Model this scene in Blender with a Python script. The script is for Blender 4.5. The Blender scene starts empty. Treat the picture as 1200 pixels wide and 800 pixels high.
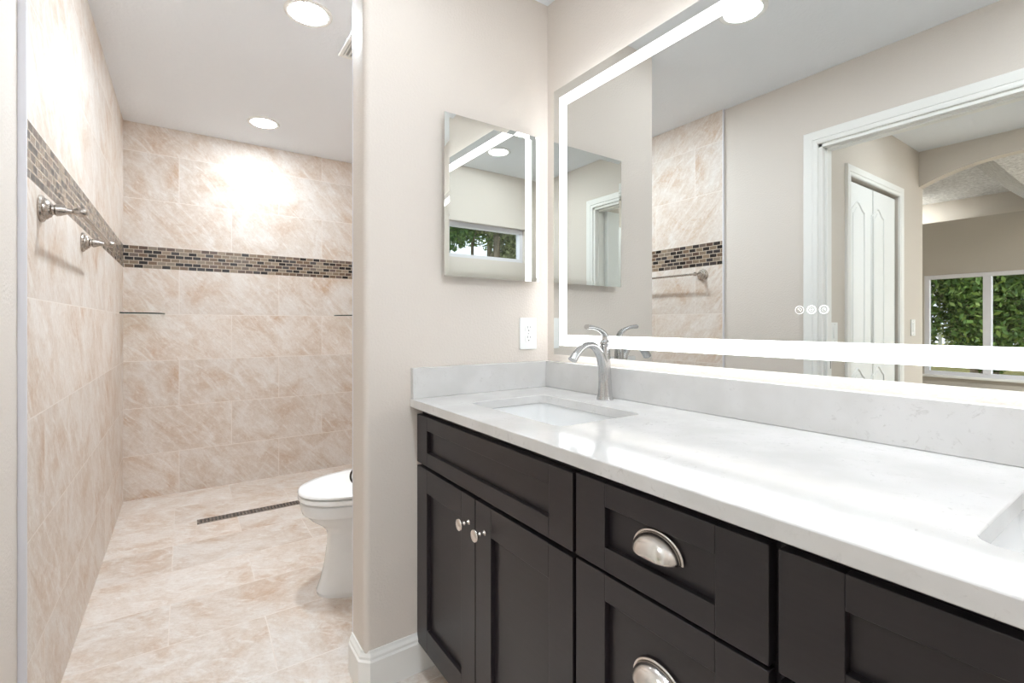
import bpy, bmesh, math, random
from mathutils import Vector, Matrix
random.seed(7)
S = bpy.context.scene
COL = S.collection
R = math.radians

# ------------------------------------------------------------------ camera, world, exposure
cam_d = bpy.data.cameras.new('camera'); cam = bpy.data.objects.new('camera', cam_d); COL.objects.link(cam)
cam.location = (0, 0, 1.1326); cam.rotation_euler = (R(90), 0, R(-34.667))
cam_d.sensor_width = 36; cam_d.lens = 555.7/1200*36; cam_d.shift_y = -(400-380.15)/1200
cam_d.clip_start = .02
S.camera = cam
S.view_settings.view_transform = 'Standard'; S.view_settings.look = 'None'
S.view_settings.gamma = 1; S.view_settings.use_curve_mapping = False
S.view_settings.exposure = 0.27
NEAR_LAMP = 290.0  # recessed lamp above the camera
LAMP = 62.0        # recessed ceiling lamps by the vanity
SHOWER_LAMP = 385.0  # recessed ceiling lamps over the shower and toilet
STRIP = 2.6        # front light strip of the vanity mirror
BACKLIGHT = 5.0    # strip behind the vanity mirror
END_LAMP = 165.0
HALL_FILL = 125.0  # added fill light in the hall, out of view
BED_FILL = 1750.0  # added fill lights in the bedroom, out of view
SKY = 2.2
SUN = 2.6
w = bpy.data.worlds.new('sky'); S.world = w; w.use_nodes = True
bg = w.node_tree.nodes['Background']; bg.inputs[0].default_value = (.78, .88, 1, 1); bg.inputs[1].default_value = SKY
sun_d = bpy.data.lights.new('sun', 'SUN'); sun = bpy.data.objects.new('sun', sun_d); COL.objects.link(sun)
sun_d.energy = SUN; sun_d.angle = R(2); sun_d.color = (1, .95, .86)
sun.rotation_euler = Vector((-.55, -.5, -.8)).to_track_quat('-Z', 'Y').to_euler()
cy = S.cycles
cy.max_bounces = 14; cy.diffuse_bounces = 7; cy.glossy_bounces = 8; cy.transparent_max_bounces = 12
cy.use_denoising = True; cy.sample_clamp_indirect = 6

# ------------------------------------------------------------------ room numbers (metres)
H = 2.44
XL = -.32          # tile face of the shower's long wall
XD = -.335         # drywall face of the same wall
XV = 1.2293        # vanity wall
XM = 1.1873        # face of the big mirror
YP = 1.5203        # partition, vanity side
YP2 = 1.6466       # partition, toilet side
XE = .4757         # partition end
YB = 3.906         # shower end wall
YF = -.473         # wall behind the camera
YT = 1.645         # where the tile begins
FL = -.05          # floor of the vanity area
ZC, ZCB, ZS = .8822, .8532, .9858
XF, XS, YS = .6301, 1.2049, 1.4994

# ------------------------------------------------------------------ material helpers
def newmat(name):
    m = bpy.data.materials.new(name); m.use_nodes = True
    return m, m.node_tree, m.node_tree.nodes['Principled BSDF']
def N(nt, typ, ins=None, **kw):
    n = nt.nodes.new(typ)
    for k, v in kw.items(): setattr(n, k, v)
    for k, v in (ins or {}).items():
        s = n.inputs[k]
        if isinstance(v, bpy.types.NodeSocket): nt.links.new(v, s)
        else: s.default_value = v
    return n
def c3(h):
    h = h.lstrip('#'); o = []
    for i in (0, 2, 4):
        v = int(h[i:i+2], 16)/255
        o.append(v/12.92 if v <= .04045 else ((v+.055)/1.055)**2.4)
    return (*o, 1)
def ramp(nt, fac, stops, interp='LINEAR'):
    r = N(nt, 'ShaderNodeValToRGB', {'Fac': fac}); cr = r.color_ramp; cr.interpolation = interp
    while len(cr.elements) < len(stops): cr.elements.new(.5)
    for e, (p, c) in zip(cr.elements, stops):
        e.position = p; e.color = c if len(c) == 4 else (*c, 1)
    return r.outputs['Color']
def g(v): return (v, v, v, 1)
def mix(nt, f, a, b, mode='MIX'):
    n = N(nt, 'ShaderNodeMix', data_type='RGBA', blend_type=mode)
    for s, v in ((n.inputs[0], f), (n.inputs[6], a), (n.inputs[7], b)):
        if isinstance(v, bpy.types.NodeSocket): nt.links.new(v, s)
        else: s.default_value = v
    return n.outputs[2]
def math_(nt, op, a, b=0.0):
    return N(nt, 'ShaderNodeMath', {0: a, 1: b}, operation=op).outputs[0]
def bump(nt, bsdf, h, strength, dist):
    b = N(nt, 'ShaderNodeBump', {'Height': h, 'Strength': strength, 'Distance': dist})
    nt.links.new(b.outputs[0], bsdf.inputs['Normal'])
def obj_coord(nt): return N(nt, 'ShaderNodeTexCoord').outputs['Object']

def plain(name, col, rough=.5, metal=0, spec=.5, bumpy=0, bscale=200):
    m, nt, b = newmat(name)
    b.inputs['Base Color'].default_value = c3(col); b.inputs['Roughness'].default_value = rough
    b.inputs['Metallic'].default_value = metal; b.inputs['Specular IOR Level'].default_value = spec
    co = obj_coord(nt)
    n = N(nt, 'ShaderNodeTexNoise', {'Vector': co, 'Scale': 30, 'Detail': 3})
    rr = N(nt, 'ShaderNodeMapRange', {'Value': n.outputs[0], 'To Min': rough*.92, 'To Max': min(1, rough*1.08)})
    nt.links.new(rr.outputs[0], b.inputs['Roughness'])
    if bumpy:
        n2 = N(nt, 'ShaderNodeTexNoise', {'Vector': co, 'Scale': bscale, 'Detail': 3})
        bump(nt, b, n2.outputs[0], bumpy, .002)
    return m

def paint(name, col, strength=.25, scale=125):
    m, nt, b = newmat(name); co = obj_coord(nt)
    n = N(nt, 'ShaderNodeTexNoise', {'Vector': co, 'Scale': scale, 'Detail': 2.5, 'Roughness': .5})
    f = ramp(nt, n.outputs[0], [(.42, g(0)), (.62, g(1))])
    bump(nt, b, f, strength, .0016)
    b.inputs['Base Color'].default_value = c3(col); b.inputs['Roughness'].default_value = .62
    b.inputs['Specular IOR Level'].default_value = .3
    return m

def stone_tile(name, axes, u0, v0, vflip=1, row=.3055, floor=False):
    m, nt, b = newmat(name)
    sep = N(nt, 'ShaderNodeSeparateXYZ', {0: obj_coord(nt)})
    u = math_(nt, 'SUBTRACT', sep.outputs[axes[0]], u0); v = math_(nt, 'SUBTRACT', sep.outputs[axes[1]], v0)
    uv = N(nt, 'ShaderNodeCombineXYZ', {0: u, 1: v}).outputs[0]
    br = N(nt, 'ShaderNodeTexBrick', {'Vector': uv, 'Color1': g(0), 'Color2': g(1), 'Mortar': g(.5), 'Scale': 1, 'Mortar Size': .0021,
        'Mortar Smooth': .15, 'Bias': 0, 'Brick Width': .61, 'Row Height': row}, offset=.5, offset_frequency=2, squash=1, squash_frequency=2)
    rnd = N(nt, 'ShaderNodeSeparateColor', {0: br.outputs[0]}).outputs[0]
    off = N(nt, 'ShaderNodeCombineXYZ', {0: math_(nt, 'MULTIPLY', rnd, 23.7), 1: math_(nt, 'MULTIPLY', rnd, -41.3), 2: math_(nt, 'MULTIPLY', rnd, 9.1)}).outputs[0]
    pv = N(nt, 'ShaderNodeVectorMath', {0: uv, 1: off}, operation='ADD').outputs[0]
    rot = N(nt, 'ShaderNodeMapping', {'Vector': pv, 'Rotation': (0, 0, R(48 if not floor else 33))}).outputs[0]
    ax, ay = (2.0, 9.0) if not floor else (3.0, 6.0)
    st = N(nt, 'ShaderNodeMapping', {'Vector': rot, 'Scale': (ax, ay, 1)}).outputs[0]
    st2 = N(nt, 'ShaderNodeMapping', {'Vector': rot, 'Scale': (9, 26, 1)}).outputs[0]
    cl = N(nt, 'ShaderNodeTexNoise', {'Vector': rot, 'Scale': 4.6, 'Detail': 8, 'Roughness': .68, 'Distortion': .6}).outputs[0]
    s1 = N(nt, 'ShaderNodeTexNoise', {'Vector': st, 'Scale': 2.2, 'Detail': 9, 'Roughness': .72, 'Distortion': 1.3}).outputs[0]
    s2 = N(nt, 'ShaderNodeTexNoise', {'Vector': st2, 'Scale': 1.6, 'Detail': 6, 'Roughness': .7, 'Distortion': 1.0}).outputs[0]
    fn = N(nt, 'ShaderNodeTexNoise', {'Vector': pv, 'Scale': 70, 'Detail': 5, 'Roughness': .75}).outputs[0]
    base = ramp(nt, cl, [(.3, c3('c9ab92')), (.45, c3('d7c7b9')), (.62, c3('e3dad2'))])
    wh = ramp(nt, s1, [(.5, g(0)), (.66, g(1))])
    col = mix(nt, math_(nt, 'MULTIPLY', wh, .72), base, c3('ebe6e1'))
    w2 = ramp(nt, s2, [(.53, g(0)), (.68, g(1))])
    col = mix(nt, math_(nt, 'MULTIPLY', w2, .38), col, c3('f0ece8'))
    vn = ramp(nt, s1, [(.3, g(1)), (.42, g(0))])
    col = mix(nt, math_(nt, 'MULTIPLY', vn, .42), col, c3('c0a48c'))
    # thin crackled veins
    mg = math_(nt, 'ABSOLUTE', math_(nt, 'SUBTRACT', s2, .5))
    ve = ramp(nt, mg, [(.0, g(1)), (.022, g(0))])
    col = mix(nt, math_(nt, 'MULTIPLY', ve, .22), col, c3('b49a86'))
    col = mix(nt, .3, col, ramp(nt, fn, [(.35, g(.25)), (.65, g(.8))]), 'SOFT_LIGHT')
    tint = ramp(nt, rnd, [(0, g(.9)), (1, g(1.0))])
    col = mix(nt, 1.0, col, tint, 'MULTIPLY')
    col = mix(nt, math_(nt, 'MULTIPLY', br.outputs['Fac'], .65 if not floor else .4), col, c3('e9e1da'))
    nt.links.new(col, b.inputs['Base Color'])
    b.inputs['Roughness'].default_value = .46 if not floor else .5
    b.inputs['Specular IOR Level'].default_value = .35
    h = math_(nt, 'ADD', math_(nt, 'MULTIPLY', br.outputs['Fac'], -1.0), math_(nt, 'MULTIPLY', s1, .35))
    bump(nt, b, h, .35, .0015)
    return m

def mosaic(name, axes, u0, v0):
    m, nt, b = newmat(name)
    sep = N(nt, 'ShaderNodeSeparateXYZ', {0: obj_coord(nt)})
    u = math_(nt, 'SUBTRACT', sep.outputs[axes[0]], u0); v = math_(nt, 'SUBTRACT', sep.outputs[axes[1]], v0)
    uv = N(nt, 'ShaderNodeCombineXYZ', {0: u, 1: v}).outputs[0]
    br = N(nt, 'ShaderNodeTexBrick', {'Vector': uv, 'Color1': g(0), 'Color2': g(1), 'Mortar': g(.5), 'Scale': 1, 'Mortar Size': .0022,
        'Mortar Smooth': .1, 'Bias': 0, 'Brick Width': .0485, 'Row Height': .0241}, offset=.5, offset_frequency=2, squash=1, squash_frequency=2)
    rnd = N(nt, 'ShaderNodeSeparateColor', {0: br.outputs[0]}).outputs[0]
    col = ramp(nt, rnd, [(0, c3('25201f')), (.26, c3('6f5a49')), (.38, c3('7f6d5b')), (.5, c3('57443a')), (.62, c3('877562')),
                         (.74, c3('2f2827')), (.84, c3('7d6f60')), (.93, c3('5f5046'))], 'CONSTANT')
    sc = N(nt, 'ShaderNodeTexNoise', {'Vector': uv, 'Scale': 160, 'Detail': 3}).outputs[0]
    col = mix(nt, .25, col, ramp(nt, sc, [(.3, g(.2)), (.7, g(.8))]), 'SOFT_LIGHT')
    col = mix(nt, br.outputs['Fac'], col, c3('b9ab9b'))
    nt.links.new(col, b.inputs['Base Color'])
    rr = N(nt, 'ShaderNodeMapRange', {'Value': rnd, 'To Min': .12, 'To Max': .4})
    nt.links.new(rr.outputs[0], b.inputs['Roughness'])
    bump(nt, b, math_(nt, 'MULTIPLY', br.outputs['Fac'], -1.0), .5, .0015)
    return m

def quartz(name):
    m, nt, b = newmat(name); co = obj_coord(nt)
    a = N(nt, 'ShaderNodeTexNoise', {'Vector': co, 'Scale': 48, 'Detail': 6, 'Roughness': .7, 'Distortion': 1.2}).outputs[0]
    k = N(nt, 'ShaderNodeTexNoise', {'Vector': co, 'Scale': 7, 'Detail': 3}).outputs[0]
    sp = ramp(nt, a, [(.31, g(1)), (.43, g(0))])
    sp2 = mix(nt, 1.0, sp, ramp(nt, k, [(.42, g(.1)), (.6, g(1))]), 'MULTIPLY')
    f = N(nt, 'ShaderNodeSeparateColor', {0: sp2}).outputs[0]
    cl = ramp(nt, k, [(.35, c3('cccbc9')), (.65, c3('d7d6d5'))])
    col = mix(nt, math_(nt, 'MULTIPLY', f, .5), cl, c3('a3a09c'))
    nt.links.new(col, b.inputs['Base Color'])
    b.inputs['Roughness'].default_value = .1
    return m

def brushed(name, col, rough=.28, metal=1.0):
    m, nt, b = newmat(name); co = obj_coord(nt)
    st = N(nt, 'ShaderNodeMapping', {'Vector': co, 'Scale': (60, 60, 900)}).outputs[0]
    n = N(nt, 'ShaderNodeTexNoise', {'Vector': st, 'Scale': 1, 'Detail': 2}).outputs[0]
    rr = N(nt, 'ShaderNodeMapRange', {'Value': n, 'To Min': rough*.8, 'To Max': rough*1.25})
    nt.links.new(rr.outputs[0], b.inputs['Roughness'])
    b.inputs['Base Color'].default_value = c3(col); b.inputs['Metallic'].default_value = metal
    return m

def wood_paint(name, col):
    m, nt, b = newmat(name); co = obj_coord(nt)
    st = N(nt, 'ShaderNodeMapping', {'Vector': co, 'Scale': (8, 8, 90)}).outputs[0]
    n = N(nt, 'ShaderNodeTexNoise', {'Vector': st, 'Scale': 1.5, 'Detail': 5}).outputs[0]
    col_ = mix(nt, ramp(nt, n, [(.4, g(0)), (.7, g(1))]), c3(col), c3('292427'))
    nt.links.new(col_, b.inputs['Base Color'])
    b.inputs['Roughness'].default_value = .34; b.inputs['Specular IOR Level'].default_value = .5
    return m

def emit(name, col, strength):
    m, nt, b = newmat(name)
    b.inputs['Base Color'].default_value = (.9, .9, .9, 1)
    b.inputs['Emission Color'].default_value = col; b.inputs['Emission Strength'].default_value = strength
    return m

def mirror_mat(name, tint):
    m, nt, b = newmat(name)
    n = N(nt, 'ShaderNodeTexNoise', {'Vector': obj_coord(nt), 'Scale': 2})
    col = mix(nt, n.outputs[0], tint, tuple(v*.99 for v in tint[:3])+(1,))
    nt.links.new(col, b.inputs['Base Color'])
    b.inputs['Metallic'].default_value = 1; b.inputs['Roughness'].default_value = 0
    return m

def window_glass(name, tint=(1, 1, 1, 1)):
    m = bpy.data.materials.new(name); m.use_nodes = True; nt = m.node_tree; nt.nodes.clear()
    tr = N(nt, 'ShaderNodeBsdfTransparent', {'Color': tint}); gl = N(nt, 'ShaderNodeBsdfGlossy', {'Roughness': 0.0})
    bf = N(nt, 'ShaderNodeNewGeometry').outputs['Backfacing']
    ior = N(nt, 'ShaderNodeMapRange', {'Value': bf, 'To Min': 1.4, 'To Max': 1/1.4}).outputs[0]
    lw = N(nt, 'ShaderNodeFresnel', {'IOR': ior})
    mx = N(nt, 'ShaderNodeMixShader', {0: lw.outputs[0], 1: tr.outputs[0], 2: gl.outputs[0]})
    out = N(nt, 'ShaderNodeOutputMaterial', {0: mx.outputs[0]})
    return m

def popcorn(name):
    m, nt, b = newmat(name); co = obj_coord(nt)
    n = N(nt, 'ShaderNodeTexVoronoi', {'Vector': co, 'Scale': 38}).outputs[0]
    n2 = N(nt, 'ShaderNodeTexNoise', {'Vector': co, 'Scale': 24, 'Detail': 6, 'Roughness': .75}).outputs[0]
    nt.links.new(ramp(nt, n2, [(.35, c3('b8b8b8')), (.6, c3('ececec'))]), b.inputs['Base Color'])
    b.inputs['Roughness'].default_value = .9
    bump(nt, b, math_(nt, 'ADD', n2, math_(nt, 'MULTIPLY', n, -.5)), 1.0, .02)
    return m

def leaves(name, c1, c2, c3_):
    m, nt, b = newmat(name)
    rnd = N(nt, 'ShaderNodeNewGeometry').outputs['Random Per Island']
    col = ramp(nt, rnd, [(0, c3(c1)), (.5, c3(c2)), (1, c3(c3_))])
    nt.links.new(col, b.inputs['Base Color']); b.inputs['Roughness'].default_value = .6
    return m

def bark_mat(name, a, bb):
    m, nt, b = newmat(name)
    st = N(nt, 'ShaderNodeMapping', {'Vector': obj_coord(nt), 'Scale': (12, 12, 2.5)}).outputs[0]
    n = N(nt, 'ShaderNodeTexNoise', {'Vector': st, 'Scale': 2, 'Detail': 6, 'Roughness': .7}).outputs[0]
    nt.links.new(ramp(nt, n, [(.35, c3(a)), (.65, c3(bb))]), b.inputs['Base Color'])
    b.inputs['Roughness'].default_value = .9; bump(nt, b, n, .8, .03)
    return m

def grass_mat(name):
    m, nt, b = newmat(name)
    n = N(nt, 'ShaderNodeTexNoise', {'Vector': obj_coord(nt), 'Scale': 9, 'Detail': 8, 'Roughness': .8}).outputs[0]
    nt.links.new(ramp(nt, n, [(.35, c3('6d6a35')), (.55, c3('a89c5a')), (.7, c3('c9ba7c'))]), b.inputs['Base Color'])
    b.inputs['Roughness'].default_value = .95
    return m

M = dict(
    paint=paint('beige_wall_paint', 'dad2ca'), paint_hall=paint('hall_wall_paint', 'd2cac0'),
    ceil=paint('ceiling_paint', 'ebeff4', .25, 60), popcorn=popcorn('popcorn_ceiling'),
    white=plain('white_trim_paint', 'f1f1ee', .35), white_door=plain('white_door_paint', 'eef0ef', .4),
    quartz=quartz('white_quartz'), cab=wood_paint('espresso_paint', '262124'), dark=plain('gap_shade_black', '0b0a0a', .7),
    nickel=brushed('brushed_nickel', 'c4c4c4', .2), knob=brushed('satin_nickel_knob', 'e0dbd6', .22),
    bar=brushed('nickel_bar', 'b4aca4', .25), bronze=brushed('dark_bronze', '4a4340', .35),
    china=plain('white_china', 'eaebeb', .08), seat=plain('white_seat_plastic', 'f6f6f5', .18),
    mirror=mirror_mat('mirror_silver', (.76, .775, .765, 1)), cabmirror=mirror_mat('cabinet_mirror', (.80, .82, .79, 1)),
    housing=plain('grey_housing', 'b9bab8', .5), alu=plain('aluminium_trim', 'e2e2e8', .4, .15),
    strip=emit('light_strip', (.95, .98, 1, 1), STRIP), back=emit('rear_light', (.9, .95, 1, 1), BACKLIGHT),
    lamp=emit('lamp_diffuser', (.87, .935, 1, 1), LAMP), lamp_shower=emit('lamp_diffuser_shower', (.82, .925, 1, 1), SHOWER_LAMP), lamp_near=emit('lamp_diffuser_near', (.87, .935, 1, 1), NEAR_LAMP), lamp_end=emit('lamp_diffuser_end', (.82, .925, 1, 1), END_LAMP), fill_hall=emit('fill_diffuser_hall', (.9, .96, 1, 1), HALL_FILL), fill_bed=emit('fill_diffuser_bedroom', (.92, .97, 1, 1), BED_FILL), icon=emit('icon_light', (1, 1, 1, 1), .8), icon_dim=emit('icon_dim', (1, .96, .93, 1), .62),
    plastic=plain('white_plastic', 'f0f2f1', .3), slot=plain('slot_dark', '3a3836', .6),
    vinyl=plain('window_vinyl', 'dedee4', .4), glass=window_glass('window_glass'), steel=brushed('drain_steel', 'a9a5a2', .25),
    carpet=plain('carpet', 'a99c8c', .95, bumpy=.6), plank=plain('hall_floor', 'b5aca0', .5),
    ledge=paint('bedroom_paint', 'b9b3aa', .2), grass=grass_mat('dry_grass'),
    fence=plain('fence_white', 'f0f0ee', .6),
    leaf_a=leaves('leaf_green', '3d5a24', '5f7f36', '8aa050'), leaf_b=leaves('leaf_deep', '2c4a20', '466a2c', '6f8d42'),
    leaf_c=leaves('leaf_olive', '4a5534', '6c7748', '939b68'), bark=bark_mat('bark', '5b5246', '8d8271'),
    tile_floor=stone_tile('floor_tile', (0, 1), -.046, 1.758, floor=True),
    tile_back=stone_tile('back_tile_lower', (0, 2), -.027, .283), tile_back_up=stone_tile('back_tile_upper', (0, 2), -.027, 1.644),
    tile_left=stone_tile('side_tile_lower', (1, 2), 1.8336, .283), tile_left_up=stone_tile('side_tile_upper', (1, 2), 1.8336, 1.644),
    mos_back=mosaic('mosaic_back', (0, 2), 0, 1.4993), mos_left=mosaic('mosaic_left', (1, 2), 0.009, 1.4993),
)
# shelf glass: green-edged
M['shelf'] = window_glass('shelf_glass', (.97, .99, .98, 1)); M['shelf_edge'] = plain('green_glass_edge', '0a2219', .3)

# ------------------------------------------------------------------ geometry helpers
OFF = {}
class G:
    def __init__(s): s.v = []; s.f = []; s.mi = []
    def add(s, vs, fs, mi=0):
        o = len(s.v); s.v += [tuple(p) for p in vs]
        for f in fs: s.f.append(tuple(i+o for i in f)); s.mi.append(mi)
        return s
    def box(s, x0, y0, z0, x1, y1, z1, mi=0):
        x0, x1 = sorted((x0, x1)); y0, y1 = sorted((y0, y1)); z0, z1 = sorted((z0, z1))
        return s.add([(x0,y0,z0),(x1,y0,z0),(x1,y1,z0),(x0,y1,z0),(x0,y0,z1),(x1,y0,z1),(x1,y1,z1),(x0,y1,z1)],
            [(0,3,2,1),(4,5,6,7),(0,1,5,4),(1,2,6,5),(2,3,7,6),(3,0,4,7)], mi)
    def prism(s, poly, axis, a, b, mi=0):
        # poly in the two other axes in cyclic order: X -> (y,z), Y -> (z,x) given as (x,z), Z -> (x,y)
        def P(p, t):
            return {'X': (t, p[0], p[1]), 'Y': (p[0], t, p[1]), 'Z': (p[0], p[1], t)}[axis]
        n = len(poly); vs = [P(p, a) for p in poly]+[P(p, b) for p in poly]
        return s.add(vs, [tuple(range(n-1, -1, -1)), tuple(range(n, 2*n))]+[(i, (i+1) % n, n+(i+1) % n, n+i) for i in range(n)], mi)
    def lathe(s, prof, c, axis=(0, 0, 1), seg=32, mi=0):
        q = Vector((0, 0, 1)).rotation_difference(Vector(axis).normalized()); c = Vector(c)
        vs = []; fs = []; n = len(prof)
        for i in range(seg):
            a = 2*math.pi*i/seg
            for r, h in prof: vs.append(c+q @ Vector((r*math.cos(a), r*math.sin(a), h)))
        for i in range(seg):
            j = (i+1) % seg
            for k in range(n-1): fs.append((i*n+k, j*n+k, j*n+k+1, i*n+k+1))
        if prof[0][0] > 1e-6: fs.append(tuple(i*n for i in range(seg-1, -1, -1)))
        if prof[-1][0] > 1e-6: fs.append(tuple(i*n+n-1 for i in range(seg)))
        return s.add(vs, fs, mi)
    def tube(s, path, rad, seg=16, sx=1.0, sy=1.0, up=None, mi=0):
        path = [Vector(p) for p in path]; n = len(path)
        rad = rad if isinstance(rad, (list, tuple)) else [rad]*n
        vs = []; fs = []
        prev = None
        for i, p in enumerate(path):
            t = (path[min(i+1, n-1)]-path[max(i-1, 0)]).normalized()
            if prev is None:
                u = Vector(up) if up else (Vector((0, 0, 1)) if abs(t.z) < .9 else Vector((1, 0, 0)))
            else: u = prev
            u = (u-t*u.dot(t)).normalized(); v = t.cross(u); prev = u
            rr = rad[i] if isinstance(rad[i], (tuple, list)) else (rad[i]*sx, rad[i]*sy)
            for k in range(seg):
                a = 2*math.pi*k/seg; vs.append(p+u*math.cos(a)*rr[0]+v*math.sin(a)*rr[1])
        for i in range(n-1):
            for k in range(seg):
                k2 = (k+1) % seg; fs.append((i*seg+k, i*seg+k2, (i+1)*seg+k2, (i+1)*seg+k))
        fs.append(tuple(range(seg-1, -1, -1))); fs.append(tuple((n-1)*seg+k for k in range(seg)))
        return s.add(vs, fs, mi)
    def loft(s, rings, cap0=True, cap1=True, mi=0):
        n = len(rings[0]); vs = [p for r in rings for p in r]; fs = []
        for i in range(len(rings)-1):
            for k in range(n):
                k2 = (k+1) % n; fs.append((i*n+k, i*n+k2, (i+1)*n+k2, (i+1)*n+k))
        if cap0: fs.append(tuple(range(n-1, -1, -1)))
        if cap1: fs.append(tuple((len(rings)-1)*n+k for k in range(n)))
        return s.add(vs, fs, mi)
    def build(s, name, mat, parent=None, smooth=0, bevel=0, seg=2, fix=True):
        me = bpy.data.meshes.new(name)
        o = Vector(OFF.get(parent.name, (0, 0, 0))) if parent else Vector((0, 0, 0))
        me.from_pydata([Vector(p)-o for p in s.v], [], s.f)
        mats = mat if isinstance(mat, (list, tuple)) else [mat]
        for mm in mats: me.materials.append(mm)
        for p, i in zip(me.polygons, s.mi): p.material_index = i
        if fix:
            bm = bmesh.new(); bm.from_mesh(me); bmesh.ops.recalc_face_normals(bm, faces=bm.faces); bm.to_mesh(me); bm.free()
        if smooth:
            for p in me.polygons: p.use_smooth = True
            me.set_sharp_from_angle(angle=R(smooth))
        ob = bpy.data.objects.new(name, me); COL.objects.link(ob)
        if parent: ob.parent = parent; OFF[ob.name] = tuple(o)
        if bevel:
            md = ob.modifiers.new('bevel', 'BEVEL'); md.width = bevel; md.segments = seg; md.limit_method = 'ANGLE'; md.angle_limit = R(40)
            if not smooth:
                for p in me.polygons: p.use_smooth = True
                me.set_sharp_from_angle(angle=R(30)); md.harden_normals = False
        return ob
def thing(name, loc, label=None, cat=None, group=None, kind=None):
    o = bpy.data.objects.new(name, None); COL.objects.link(o); o.location = loc; o.empty_display_size = .05
    OFF[o.name] = tuple(loc)
    tag(o, label, cat, group, kind); return o
def tag(o, label=None, cat=None, group=None, kind=None):
    if label: o['label'] = label
    if cat: o['category'] = cat
    if group: o['group'] = group
    if kind: o['kind'] = kind
    return o
def struct(o, label=None, cat=None):
    o['kind'] = 'structure'
    if label: o['label'] = label
    if cat: o['category'] = cat
    return o
def rrect(cx, cy, hx, hy, r, n=6):
    r = min(r, hx, hy); out = []
    for (sx, sy, a0) in ((1, 1, 0), (-1, 1, 90), (-1, -1, 180), (1, -1, 270)):
        for k in range(n+1):
            a = R(a0+90*k/n); out.append((cx+sx*(hx-r)+r*math.cos(a), cy+sy*(hy-r)+r*math.sin(a)))
    return out
def slab_with_holes(outer, holes, z0, z1):
    bm = bmesh.new(); edges = []
    for loop in [outer]+holes:
        vs = [bm.verts.new((x, y, z1)) for x, y in loop]
        edges += [bm.edges.new((vs[i], vs[(i+1) % len(vs)])) for i in range(len(vs))]
    bmesh.ops.triangle_fill(bm, use_beauty=True, edges=edges, normal=(0, 0, 1))
    res = bmesh.ops.extrude_face_region(bm, geom=list(bm.faces))
    for v in [e for e in res['geom'] if isinstance(e, bmesh.types.BMVert)]: v.co.z = z0
    bm.verts.index_update(); gg = G(); gg.add([v.co[:] for v in bm.verts], [[v.index for v in f.verts] for f in bm.faces]); bm.free()
    return gg

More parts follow.
